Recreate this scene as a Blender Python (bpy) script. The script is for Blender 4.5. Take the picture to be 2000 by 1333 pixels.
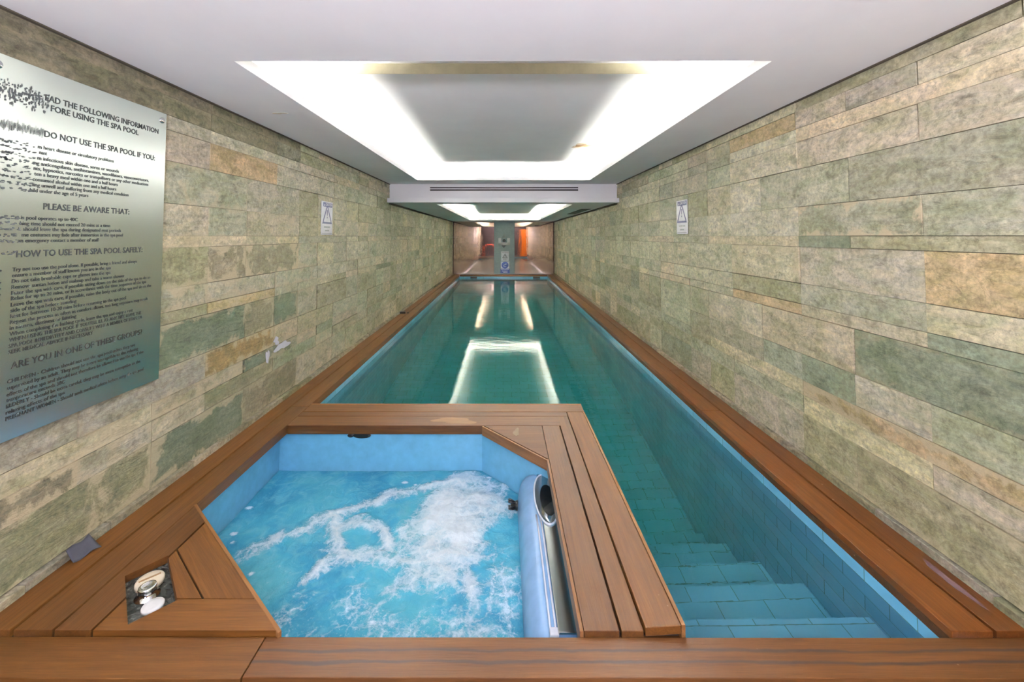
import bpy, bmesh, math, random
from mathutils import Vector, Matrix, noise, Euler
scene = bpy.context.scene
for o in list(bpy.data.objects):
    bpy.data.objects.remove(o)
COL = scene.collection
R = math.radians

# ------------------------------------------------------------------ camera
cam_data = bpy.data.cameras.new('camera')
cam = bpy.data.objects.new('camera', cam_data)
COL.objects.link(cam)
cam.location = (0.0095, 0.0, 1.4108)
cam.rotation_euler = (math.pi / 2 + 0.0403, 0.0, 0.0014)
cam_data.sensor_width = 36.0
cam_data.lens = 36.0 * 830 / 2000
cam_data.shift_x = 0.00864
cam_data.shift_y = -0.1190
cam_data.clip_start = 0.02
scene.camera = cam

# ------------------------------------------------------------------ daylight behind the camera, exposure
world = bpy.data.worlds.new('world')
scene.world = world
world.use_nodes = True
bg = world.node_tree.nodes['Background']
bg.inputs[0].default_value = (0.80, 0.82, 1.0, 1)
bg.inputs[1].default_value = 5.5
portal = bpy.data.lights.new('window_portal', 'AREA')
portal.shape = 'RECTANGLE'; portal.size = 1.16; portal.size_y = 1.7
portal.cycles.is_portal = True
po = bpy.data.objects.new('window_portal', portal)
po.location = (0, -2.62, 1.15); po.rotation_euler = (R(90), 0, 0)
COL.objects.link(po)
vs = scene.view_settings
vs.view_transform = 'Standard'; vs.look = 'None'; vs.gamma = 1.0; vs.use_curve_mapping = False
vs.exposure = 1.25
LED = 385.0          # radiance of the cove strips
scene.cycles.caustics_refractive = True
scene.cycles.caustics_reflective = True

# added fill light behind the camera, aimed up to brighten the near ceiling
upl = bpy.data.lights.new('ceiling_fill_light', 'AREA'); upl.shape = 'DISK'; upl.size = .5; upl.energy = 180; upl.color = (.87, .83, 1.0)
uo = bpy.data.objects.new('ceiling_fill_light', upl); uo.location = (0.0, -1.55, 1.45); uo.rotation_euler = (R(180 - 14), 0, 0)
COL.objects.link(uo)

# ------------------------------------------------------------------ node helpers
def new_mat(name):
    m = bpy.data.materials.new(name); m.use_nodes = True
    nt = m.node_tree; nt.nodes.clear()
    return m, nt
class G:
    """small node-graph helper"""
    def __init__(s, name):
        s.m, s.nt = new_mat(name)
        s.out = s.nt.nodes.new('ShaderNodeOutputMaterial')
    def n(s, typ, **kw):
        nd = s.nt.nodes.new('ShaderNode' + typ)
        for k, v in kw.items():
            setattr(nd, k, v)
        return nd
    def l(s, a, b):
        s.nt.links.new(a, b)
    def set(s, sock, v):
        if hasattr(v, 'is_linked') or isinstance(v, bpy.types.NodeSocket): s.l(v, sock)
        else: sock.default_value = v
    def mapping(s, vec, scale=(1, 1, 1), loc=(0, 0, 0), rot=(0, 0, 0)):
        mp = s.n('Mapping'); s.l(vec, mp.inputs[0])
        mp.inputs['Scale'].default_value = scale; mp.inputs['Location'].default_value = loc
        mp.inputs['Rotation'].default_value = rot
        return mp.outputs[0]
    def noise(s, vec, scale, detail=4, rough=.55, dist=0):
        nd = s.n('TexNoise'); s.l(vec, nd.inputs['Vector'])
        nd.inputs['Scale'].default_value = scale; nd.inputs['Detail'].default_value = detail
        nd.inputs['Roughness'].default_value = rough; nd.inputs['Distortion'].default_value = dist
        return nd.outputs['Fac']
    def ramp(s, fac, stops, interp='LINEAR'):
        nd = s.n('ValToRGB'); s.l(fac, nd.inputs[0]); cr = nd.color_ramp; cr.interpolation = interp
        while len(cr.elements) < len(stops): cr.elements.new(.5)
        for e, (p, c) in zip(cr.elements, stops):
            e.position = p
            e.color = (c, c, c, 1) if not hasattr(c, '__len__') else (*c[:3], 1)
        return nd.outputs[0]
    def mix(s, fac, a, b, mode='MIX'):
        nd = s.n('Mix', data_type='RGBA', blend_type=mode)
        s.set(nd.inputs[0], fac)
        for sock, v in ((nd.inputs[6], a), (nd.inputs[7], b)):
            if isinstance(v, bpy.types.NodeSocket): s.l(v, sock)
            else: sock.default_value = (*v[:3], 1)
        return nd.outputs[2]
    def math(s, op, a, b=0.0, c=None, clamp=False):
        nd = s.n('Math', operation=op, use_clamp=clamp)
        s.set(nd.inputs[0], a); s.set(nd.inputs[1], b)
        if c is not None: s.set(nd.inputs[2], c)
        return nd.outputs[0]
    def bump(s, h, strength=.3, dist=.01):
        nd = s.n('Bump'); s.l(h, nd.inputs['Height'])
        nd.inputs['Strength'].default_value = strength; nd.inputs['Distance'].default_value = dist
        return nd.outputs[0]
    def pbr(s, color, rough=.5, metal=0, normal=None, spec=.5, out=True):
        b = s.n('BsdfPrincipled')
        if isinstance(color, bpy.types.NodeSocket): s.l(color, b.inputs['Base Color'])
        else: b.inputs['Base Color'].default_value = (*color[:3], 1)
        s.set(b.inputs['Roughness'], rough); s.set(b.inputs['Metallic'], metal)
        b.inputs['Specular IOR Level'].default_value = spec
        if normal is not None: s.l(normal, b.inputs['Normal'])
        if out: s.l(b.outputs[0], s.out.inputs[0])
        return b

def flat(name, color, rough=.5, metal=0, spec=.5):
    """plain material with a faint procedural mottling"""
    g = G(name)
    tc = g.n('TexCoord').outputs['Object']
    f = g.noise(tc, 14, 4)
    dark = tuple(c * .9 for c in color); light = tuple(min(1, c * 1.06) for c in color)
    g.pbr(g.ramp(f, [(.3, dark), (.7, light)]), rough, metal, spec=spec)
    return g.m

# ------------------------------------------------------------------ materials
def mat_stone():
    g = G('split_slate')
    pos = g.n('NewGeometry').outputs['Position']
    at = g.n('Attribute', attribute_name='tint')
    sd = g.n('Attribute', attribute_name='seed')
    off = g.n('VectorMath', operation='SCALE'); off.inputs[0].default_value = (7.3, 3.1, 5.7)
    g.l(sd.outputs['Fac'], off.inputs['Scale'])
    ad = g.n('VectorMath', operation='ADD'); g.l(pos, ad.inputs[0]); g.l(off.outputs[0], ad.inputs[1])
    v = ad.outputs[0]
    vs_ = g.mapping(v, scale=(1, 1, 2.0), rot=(R(18), 0, 0))
    big = g.noise(vs_, 3.2, 6, .62, 1.2)
    mid = g.noise(vs_, 9, 8, .68, .8)
    fine = g.noise(v, 42, 8, .72)
    streak = g.noise(g.mapping(v, scale=(1, 2.2, 9), rot=(R(24), 0, 0)), 3.5, 7, .6, 1.0)
    # large soft change between the two hues of the stone
    c = g.mix(g.ramp(big, [(.40, 0), (.62, .85)]), at.outputs['Color'], (.66, .72, .60), 'MULTIPLY')
    c = g.mix(g.ramp(streak, [(.38, 0), (.68, .55)]), c, (1.14, 1.04, .84), 'MULTIPLY')
    c = g.mix(1.0, c, g.ramp(mid, [(.30, .52), (.46, .95), (.56, 1.06), (.74, 1.32)]), 'MULTIPLY')
    c = g.mix(.9, c, g.ramp(fine, [(.32, .58), (.5, 1.0), (.68, 1.36)]), 'MULTIPLY')
    # thin wandering veins
    vn = g.noise(g.mapping(v, scale=(1, .8, 1.7), rot=(R(-20), 0, 0)), 4.2, 9, .62, 1.4)
    vein = g.ramp(g.math('ABSOLUTE', g.math('SUBTRACT', vn, .5)), [(0, .42), (.018, 0)])
    c = g.mix(vein, c, (.42, .44, .38), 'MULTIPLY')
    # cream mortar smears / worn skin, amount by stone
    wn = g.noise(v, 4.5, 10, .7, .5)
    sp = g.n('SeparateXYZ'); g.l(pos, sp.inputs[0])
    se = g.n('SeparateXYZ'); g.l(g.n('Attribute', attribute_name='ext').outputs['Vector'], se.inputs[0])
    ez = g.n('Attribute', attribute_name='extz').outputs['Fac']
    dy = g.math('MINIMUM', g.math('SUBTRACT', sp.outputs[1], se.outputs[0]), g.math('SUBTRACT', se.outputs[1], sp.outputs[1]))
    dz = g.math('MINIMUM', g.math('SUBTRACT', sp.outputs[2], se.outputs[2]), g.math('SUBTRACT', ez, sp.outputs[2]))
    de = g.math('MINIMUM', dy, dz)
    edge = g.math('SUBTRACT', .055, de, clamp=True)              # 0.055 at the rim of a slab, 0 inside
    wn = g.math('ADD', wn, g.math('MULTIPLY', edge, 2.6))
    wear = g.math('MULTIPLY', g.ramp(wn, [(.57, 0), (.635, 1)]), g.n('Attribute', attribute_name='wear').outputs['Fac'])
    c = g.mix(wear, c, (.56, .48, .31))
    # dark mineral blotches
    bn = g.noise(v, 5.2, 9, .66, .9)
    bl = g.math('MULTIPLY', g.ramp(bn, [(.60, 0), (.68, 1)]), .32)
    c = g.mix(bl, c, (.13, .125, .085))
    # pale flecks
    c = g.mix(g.ramp(g.noise(v, 70, 5, .7), [(.66, 0), (.74, .55)]), c, (.58, .53, .40))
    h = g.math('ADD', g.math('MULTIPLY', mid, .8), g.math('ADD', g.math('MULTIPLY', fine, .45), streak))
    g.pbr(c, .62, normal=g.bump(h, .55, .012), spec=.35)
    return g.m

def mat_wood(name, dark, mid, light, rough=.45, streaks=0.0):
    g = G(name)
    tc = g.n('TexCoord').outputs['Object']
    rnd = g.n('ObjectInfo').outputs['Random']
    ov = g.n('VectorMath', operation='SCALE'); ov.inputs[0].default_value = (31., 17., 9.)
    g.l(rnd, ov.inputs['Scale'])
    ad = g.n('VectorMath', operation='ADD'); g.l(tc, ad.inputs[0]); g.l(ov.outputs[0], ad.inputs[1])
    v = ad.outputs[0]
    grain = g.noise(g.mapping(v, scale=(1.2, 26, 26)), 2.2, 8, .62, .5)
    pores = g.noise(g.mapping(v, scale=(5, 120, 120)), 2.0, 4, .6)
    patch = g.noise(g.mapping(v, scale=(1.4, 5, 5)), 1.7, 5, .55)
    c = g.ramp(grain, [(.12, dark), (.5, mid), (.88, light)])
    c = g.mix(.55, c, g.ramp(patch, [(.3, .68), (.7, 1.22)]), 'MULTIPLY')
    c = g.mix(.35, c, g.ramp(pores, [(.32, .55), (.5, 1.0), (.7, 1.15)]), 'MULTIPLY')
    # each board its own hue
    c = g.mix(1.0, c, g.ramp(rnd, [(0, (.78, .76, .78)), (.5, (1., 1., 1.)), (1, (1.2, 1.17, 1.04))]), 'MULTIPLY')
    if streaks:
        # two dark mineral streaks running along the board
        so = g.n('SeparateXYZ'); g.l(tc, so.inputs[0])
        wv = g.math('MULTIPLY', g.math('SUBTRACT', g.noise(g.mapping(tc, scale=(1.6, .3, .3)), 1.3, 4, .6), .5), .045)
        yy = g.math('ADD', so.outputs[1], wv)
        thick = g.math('MULTIPLY', g.noise(g.mapping(tc, scale=(1.8, 9, 9), loc=(3, 0, 0)), 1.5, 6, .65), .016)
        for y0 in (.022, -.018):
            d_ = g.math('ABSOLUTE', g.math('SUBTRACT', yy, y0))
            k_ = g.math('MULTIPLY', g.math('SUBTRACT', thick, d_), 160, clamp=True)
            c = g.mix(g.math('MULTIPLY', k_, streaks), c, (.035, .022, .022))
    # little pale water marks
    c = g.mix(g.ramp(g.noise(v, 26, 2, .5), [(.77, 0), (.80, .4)]), c, (.5, .4, .3))
    g.pbr(c, rough, normal=g.bump(g.math('ADD', grain, g.math('MULTIPLY', pores, .6)), .22, .004), spec=.35)
    return g.m

def mat_tile(name, base, grout, bw=.244, bh=.119, rough=.18, mortar=.0022):
    g = G(name)
    uv = g.n('UVMap').outputs[0]
    br = g.n('TexBrick'); g.l(uv, br.inputs['Vector'])
    br.offset = .5; br.inputs['Scale'].default_value = 1.0
    br.inputs['Brick Width'].default_value = bw; br.inputs['Row Height'].default_value = bh
    br.inputs['Mortar Size'].default_value = mortar; br.inputs['Mortar Smooth'].default_value = .15
    br.inputs['Bias'].default_value = 0.0
    br.inputs['Color1'].default_value = (*[c * .93 for c in base], 1)
    br.inputs['Color2'].default_value = (*[min(1, c * 1.05) for c in base], 1)
    br.inputs['Mortar'].default_value = (*grout, 1)
    pos = g.n('NewGeometry').outputs['Position']
    c = g.mix(.5, br.outputs['Color'], g.ramp(g.noise(pos, 2.3, 6, .6), [(.3, .86), (.7, 1.12)]), 'MULTIPLY')
    g.pbr(c, rough, normal=g.bump(g.math('SUBTRACT', 1.0, br.outputs['Fac']), .25, .002))
    return g.m

def mat_pool_water():
    g = G('pool_water')
    pos = g.n('NewGeometry').outputs['Position']
    a = g.noise(g.mapping(pos, scale=(.8, 1.5, 1)), 1.5, 3, .5, .4)
    b = g.noise(g.mapping(pos, scale=(.8, 2.4, 1), loc=(4, 2, 0)), 6.5, 3, .55, .3)
    h = g.math('ADD', a, g.math('MULTIPLY', b, .42))
    nrm = g.bump(h, .075, .025)
    gl = g.n('BsdfGlass'); gl.inputs['IOR'].default_value = 1.33; gl.inputs['Roughness'].default_value = 0.0
    gl.inputs['Color'].default_value = (1, 1, 1, 1); g.l(nrm, gl.inputs['Normal'])
    g.l(gl.outputs[0], g.out.inputs[0])
    va = g.n('VolumeAbsorption'); va.inputs['Color'].default_value = (.725, .964, .888, 1)
    va.inputs['Density'].default_value = 1.0
    g.l(va.outputs[0], g.out.inputs['Volume'])
    return g.m

def mat_spa_water():
    g = G('bubbling_spa_water')
    pos = g.n('NewGeometry').outputs['Position']
    fa = g.n('Attribute', attribute_name='foam').outputs['Fac']
    big = g.noise(pos, 2.6, 5, .6, .6)
    mid = g.noise(pos, 11, 6, .65, 1.0)
    fine = g.noise(pos, 46, 6, .7, 1.2)
    spk = g.noise(pos, 120, 3, .6, .6)
    c = g.ramp(big, [(.3, (.028, .235, .42)), (.5, (.06, .36, .535)), (.72, (.11, .455, .565))])
    c = g.mix(g.ramp(mid, [(.46, 0), (.72, .5)]), c, (.22, .58, .70))
    c = g.mix(g.ramp(g.noise(pos, 7, 5, .6, 1.5), [(.62, 0), (.72, .5)]), c, (.02, .24, .40))
    # lace of bubbles: distorted cell walls
    wob = g.n('TexNoise'); g.l(pos, wob.inputs['Vector']); wob.inputs['Scale'].default_value = 9; wob.inputs['Detail'].default_value = 4
    wv = g.n('VectorMath', operation='SCALE'); g.l(wob.outputs['Color'], wv.inputs[0]); wv.inputs['Scale'].default_value = .16
    wa = g.n('VectorMath', operation='ADD'); g.l(pos, wa.inputs[0]); g.l(wv.outputs[0], wa.inputs[1])
    vo = g.n('TexVoronoi', feature='DISTANCE_TO_EDGE'); g.l(wa.outputs[0], vo.inputs['Vector']); vo.inputs['Scale'].default_value = 11
    lace = g.ramp(vo.outputs['Distance'], [(0, 1), (.10, .35), (.22, 0)])
    f = g.math('ADD', fa, g.math('MULTIPLY', g.math('SUBTRACT', fine, .5), .9))
    f = g.math('ADD', f, g.math('MULTIPLY', g.math('SUBTRACT', mid, .5), .75))
    f = g.math('ADD', f, g.math('MULTIPLY', g.math('MULTIPLY', lace, g.ramp(fa, [(.04, 0), (.2, 1)])), .27))
    ff = g.ramp(f, [(.30, 0), (.62, .5), (1.05, .92)])
    c = g.mix(ff, c, (.80, .90, .97))
    sp = g.math('MULTIPLY', g.ramp(spk, [(.58, 0), (.66, 1)]), g.ramp(fa, [(.16, 0.0), (.36, 1.0)]))
    c = g.mix(g.math('MULTIPLY', sp, .55), c, (.85, .93, .97))
    h = g.math('ADD', mid, g.math('MULTIPLY', fine, .5))
    b = g.pbr(c, g.ramp(ff, [(0, .06), (1, .55)]), normal=g.bump(h, .5, .02), spec=.5)
    b.inputs['IOR'].default_value = 1.33
    return g.m

def mat_mirror():
    g = G('copper_mirror')
    pos = g.n('NewGeometry').outputs['Position']
    st = g.noise(g.mapping(pos, scale=(9, 1, .8)), 1.2, 5, .55, .2)
    # limescale and scuffs cover the foot of the panels up to an uneven line
    z = g.n('SeparateXYZ'); g.l(pos, z.inputs[0])
    edge = g.math('ADD', z.outputs[2], g.math('MULTIPLY', g.math('SUBTRACT', g.noise(pos, 1.6, 4), .5), .55))
    lime = g.ramp(edge, [(.38, 1), (.66, 0)])
    met = g.pbr((.74, .53, .43), .02, 1.0, g.bump(st, .10, .006), out=False)
    sc = g.pbr((.42, .30, .21), .35, .35, out=False)
    mx = g.n('MixShader'); g.l(g.math('MULTIPLY', lime, .62), mx.inputs[0])
    g.l(met.outputs[0], mx.inputs[1]); g.l(sc.outputs[0], mx.inputs[2])
    g.l(mx.outputs[0], g.out.inputs[0])
    return g.m

def mat_steel(name, base, rough, along=(40, 1, 1)):
    g = G(name)
    tc = g.n('TexCoord').outputs['Object']
    br = g.noise(g.mapping(tc, scale=along), 6, 4, .6)
    wob = g.noise(tc, 1.6, 2)
    h = wob
    g.pbr(base, rough, 1.0, g.bump(h, .12, .03))
    return g.m

def mat_plaster():
    g = G('white_plaster')
    pos = g.n('NewGeometry').outputs['Position']
    f = g.noise(pos, 1.4, 5, .6)
    c = g.ramp(f, [(.3, (.79, .785, .795)), (.7, (.85, .845, .85))])
    g.pbr(c, .8, normal=g.bump(g.noise(pos, 60, 3), .06, .002), spec=.2)
    return g.m

def mat_marble():
    g = G('dark_marble')
    tc = g.n('TexCoord').outputs['Object']
    f = g.noise(tc, 22, 9, .7, 1.6)
    g.pbr(g.ramp(f, [(.35, (.012, .014, .014)), (.55, (.05, .055, .05)), (.66, (.22, .23, .21)), (.72, (.05, .05, .05))]), .2)
    return g.m

def mat_emit(name, col, strength):
    g = G(name); e = g.n('Emission'); e.inputs[0].default_value = (*col, 1); e.inputs[1].default_value = strength
    g.l(e.outputs[0], g.out.inputs[0]); return g.m

M = dict(
    stone=mat_stone(),
    wood=mat_wood('teak_decking', (0.0535, 0.0178, 0.0030), (0.1146, 0.0436, 0.0083), (0.1731, 0.0735, 0.0152)),
    wood_red=mat_wood('wet_red_decking', (0.0657, 0.0179, 0.0031), (0.1383, 0.0435, 0.0079), (0.2005, 0.0715, 0.0150), .36),
    wood_front=mat_wood('teak_step', (0.0507, 0.0176, 0.0039), (0.1055, 0.0401, 0.0098), (0.1520, 0.0649, 0.0182), .42, .85),
    wood_edge=mat_wood('teak_edging', (0.1210, 0.0495, 0.0138), (0.2090, 0.0935, 0.0303), (0.2750, 0.1430, 0.0550)),
    wood_dark=mat_wood('dark_fascia', (0.0330, 0.0121, 0.0033), (0.0715, 0.0275, 0.0077), (0.1045, 0.0468, 0.0143)),
    mark=flat('lavender_reflection', (.15, .095, .10), .75, 0, .1), mark2=flat('dry_scratch_mark', (.16, .105, .06), .6),
    wood_worn=mat_wood('bleached_teak', (.14, .065, .02), (.20, .10, .035), (.27, .145, .055)),
    tile=mat_tile('blue_pool_tile', (.175, .51, .76), (.10, .27, .32)),
    tub=flat('blue_acrylic', (.165, .475, .70), .22),
    console=flat('pale_blue_acrylic', (.27, .46, .72), .2),
    water=mat_pool_water(), spa=mat_spa_water(), mirror=mat_mirror(),
    sign=mat_steel('brushed_steel_plate', (.84, .90, .87), .27, (1, 1, 30)),
    panel_steel=mat_steel('satin_steel', (.50, .54, .53), .22, (60, 1, 1)),
    chrome=flat('chrome', (.80, .81, .82), .06, 1.0),
    ink=flat('black_print', (.035, .04, .04), .5),
    smear=flat('grey_print_residue', (.10, .11, .11), .6),
    plaster=mat_plaster(), marble=mat_marble(),
    white=flat('white_plastic', (.78, .78, .76), .35), cream=flat('ivory_plastic', (.74, .66, .50), .35),
    trim_white=flat('white_trim', (.82, .86, .95), .25),
    black=flat('black_plastic', (.012, .012, .013), .35), darkgrey=flat('dark_grey_plastic', (.06, .06, .065), .4),
    slot=flat('dark_slot', (.03, .022, .022), .7), vent=flat('dark_vent', (.035, .05, .035), .6),
    pillar=flat('slate_blue_panel', (.20, .26, .26), .45), signwhite=flat('sign_white', (.82, .83, .86), .3),
    signblue=flat('sign_blue', (.045, .085, .33), .35), signnavy=flat('sign_navy', (.06, .07, .20), .4),
    grey_metal=flat('grey_cap', (.22, .26, .25), .4),
    orange=flat('orange_paint', (.80, .22, .015), .4), redor=flat('red_orange_tube', (.75, .09, .02), .35),
    darkwall=flat('dark_paint', (.022, .017, .02), .6), cloth=flat('slate_grey_cloth', (.045, .047, .062), .8),
    joint_dark=flat('dark_joint_strip', (.09, .075, .05), .9), moss=flat('mossy_mortar', (.22, .19, .11), .9),
    rust=flat('rust_stain', (.34, .21, .10), .8), stain=flat('tan_stain', (.62, .52, .40), .85),
    lath=flat('dim_plaster', (.44, .40, .28), .8),
    floor=flat('rear_floor', (.20, .17, .14), .5),
    led=mat_emit('cove_led', (1.0, .98, .90), LED), led_far=mat_emit('far_cove_led', (1.0, .98, .80), LED * 8.6),
    patch=flat('white_paint_patch', (.72, .73, .80), .6), foamfleck=flat('foam_scum', (.85, .86, .84), .6),
)

# ------------------------------------------------------------------ mesh helpers
class MB:
    def __init__(s):
        s.v = []; s.f = []; s.tint = []; s.seed = []; s.ext = []; s.cur = ((.5, .5, .5, 0), 0.); s.cext = (-99., 99., -99., 99.)
    def face(s, idx):
        s.f.append(idx); s.tint.append(s.cur[0]); s.seed.append(s.cur[1]); s.ext.append(s.cext)
    def add(s, verts, faces):
        b = len(s.v); s.v += [tuple(q) for q in verts]
        for f in faces: s.face(tuple(b + i for i in f))
        return s
    def box(s, x0, x1, y0, y1, z0, z1):
        v = [(x, y, z) for z in (z0, z1) for y in (y0, y1) for x in (x0, x1)]
        return s.add(v, [(0, 2, 3, 1), (4, 5, 7, 6), (0, 1, 5, 4), (2, 6, 7, 3), (0, 4, 6, 2), (1, 3, 7, 5)])
    def prism(s, poly, z0, z1):
        a = sum(poly[i][0] * poly[(i + 1) % len(poly)][1] - poly[(i + 1) % len(poly)][0] * poly[i][1] for i in range(len(poly)))
        if a < 0: poly = poly[::-1]
        n = len(poly)
        v = [(x, y, z0) for x, y in poly] + [(x, y, z1) for x, y in poly]
        f = [tuple(range(n))[::-1], tuple(range(n, 2 * n))] + [(i, (i + 1) % n, n + (i + 1) % n, n + i) for i in range(n)]
        return s.add(v, f)
    def tube(s, path, r, n=10, closed=False):
        path = [Vector(q) for q in path]; b = len(s.v); m = len(path)
        prev = None
        for i, q in enumerate(path):
            t = (path[(i + 1) % m if closed else min(i + 1, m - 1)] - path[i - 1 if closed else max(i - 1, 0)]).normalized()
            if prev is None:
                prev = t.orthogonal().normalized()
            u = (prev - t * prev.dot(t)).normalized(); prev = u
            w = t.cross(u); rr = r[i] if hasattr(r, '__len__') else r
            for k in range(n):
                a = 2 * math.pi * k / n
                s.v.append(tuple(q + (u * math.cos(a) + w * math.sin(a)) * rr))
        for i in range(m if closed else m - 1):
            j = (i + 1) % m
            for k in range(n):
                s.face((b + i * n + k, b + i * n + (k + 1) % n, b + j * n + (k + 1) % n, b + j * n + k))
        if not closed:
            s.face(tuple(b + k for k in range(n))[::-1]); s.face(tuple(b + (m - 1) * n + k for k in range(n)))
        return s
    def lathe(s, prof, c=(0, 0, 0), mat=None, n=32, sx=1, sy=1):
        """profile [(r, h)] round the local z axis, placed by mat"""
        mat = mat or Matrix.Identity(3); c = Vector(c); b = len(s.v); m = len(prof)
        for r_, h in prof:
            for k in range(n):
                a = 2 * math.pi * k / n
                s.v.append(tuple(c + mat @ Vector((r_ * sx * math.cos(a), r_ * sy * math.sin(a), h))))
        for i in range(m - 1):
            for k in range(n):
                s.face((b + i * n + k, b + i * n + (k + 1) % n, b + (i + 1) * n + (k + 1) % n, b + (i + 1) * n + k))
        s.face(tuple(b + k for k in range(n))[::-1]); s.face(tuple(b + (m - 1) * n + k for k in range(n)))
        return s
    def build(s, name, mat, parent=None, bevel=0, smooth=False, attrs=False, segs=2, loc=None, rotz=0):
        me = bpy.data.meshes.new(name)
        # local frame: origin at loc (world), rotated by rotz
        if loc is None: verts = s.v
        else:
            inv = Matrix.Rotation(-rotz, 3, 'Z'); L = Vector(loc)
            verts = [tuple(inv @ (Vector(q) - L)) for q in s.v]
        me.from_pydata(verts, [], s.f); me.validate(); me.update()
        uvl = me.uv_layers.new(name='UVMap')
        for pl in me.polygons:
            n = pl.normal
            ax = max(range(3), key=lambda i: abs(n[i]))
            for li in pl.loop_indices:
                q = s.v[me.loops[li].vertex_index]
                uvl.data[li].uv = ((q[1], q[2]) if ax == 0 else (q[0], q[2]) if ax == 1 else (q[0], q[1]))
            pl.use_smooth = smooth
        if attrs and len(me.polygons) == len(s.f):
            for nm, ty in (('tint', 'FLOAT_COLOR'), ('seed', 'FLOAT'), ('wear', 'FLOAT'), ('ext', 'FLOAT_VECTOR'), ('extz', 'FLOAT')): me.attributes.new(nm, ty, 'FACE')
            me.attributes['tint'].data.foreach_set('color', [c for t_ in s.tint for c in t_])
            me.attributes['seed'].data.foreach_set('value', s.seed)
            me.attributes['wear'].data.foreach_set('value', [t_[3] for t_ in s.tint])
            me.attributes['ext'].data.foreach_set('vector', [c for e_ in s.ext for c in e_[:3]])
            me.attributes['extz'].data.foreach_set('value', [e_[3] for e_ in s.ext])
        me.materials.append(mat)
        o = bpy.data.objects.new(name, me); COL.objects.link(o)
        if loc is not None:
            o.location = loc; o.rotation_euler = (0, 0, rotz)
        if parent is not None:
            o.parent = parent
            o.matrix_parent_inverse = Matrix.Translation(parent_world(parent)).inverted()
        if bevel:
            b = o.modifiers.new('bevel', 'BEVEL'); b.width = bevel; b.segments = segs; b.limit_method = 'ANGLE'
            b.harden_normals = False
        return o
def parent_world(o):
    l = Vector(o.location)
    if o.parent is not None and o.parent.type == 'EMPTY':
        pass
    return l
def thing(name, label, cat, loc=(0, 0, 0), group=None):
    o = bpy.data.objects.new(name, None); COL.objects.link(o); o.location = loc
    o.empty_display_size = .1
    o['label'] = label; o['category'] = cat
    if group: o['group'] = group
    return o
def tag(o, label, cat, group=None, kind=None):
    o['label'] = label; o['category'] = cat
    if group: o['group'] = group
    if kind: o['kind'] = kind
    return o
def struct(o, label=None):
    o['kind'] = 'structure'
    if label: o['label'] = label
    return o

# 2-D clipping used to cut board shapes
def clip(poly, a, b, keep_left=True):
    out = []
    def side(q):
        d = (b[0] - a[0]) * (q[1] - a[1]) - (b[1] - a[1]) * (q[0] - a[0])
        return d if keep_left else -d
    for i in range(len(poly)):
        P, Q = poly[i], poly[(i + 1) % len(poly)]; sp, sq = side(P), side(Q)
        if sp >= 0: out.append(P)
        if sp * sq < 0:
            t = sp / (sp - sq); out.append((P[0] + (Q[0] - P[0]) * t, P[1] + (Q[1] - P[1]) * t))
    return out
def minus(poly, quad):
    """poly minus a convex counter-clockwise quad, as convex pieces"""
    pieces = []; rest = poly
    for i in range(len(quad)):
        a, b = quad[i], quad[(i + 1) % len(quad)]
        o = clip(rest, a, b, False)
        if len(o) >= 3: pieces.append(o)
        rest = clip(rest, a, b, True)
        if len(rest) < 3: break
    return pieces

# ------------------------------------------------------------------ measures (metres; x across, y into the room, z up; deck top = 0)
W = 1.90; YB = 16.0; YR = -2.6
ZC1 = 2.284; ZC2 = 1.973; YBULK = 7.08
XI = 1.61                      # inner face of the long decks
ZW = -0.12; ZFLOOR = -1.96
rng = random.Random(7)

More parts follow.
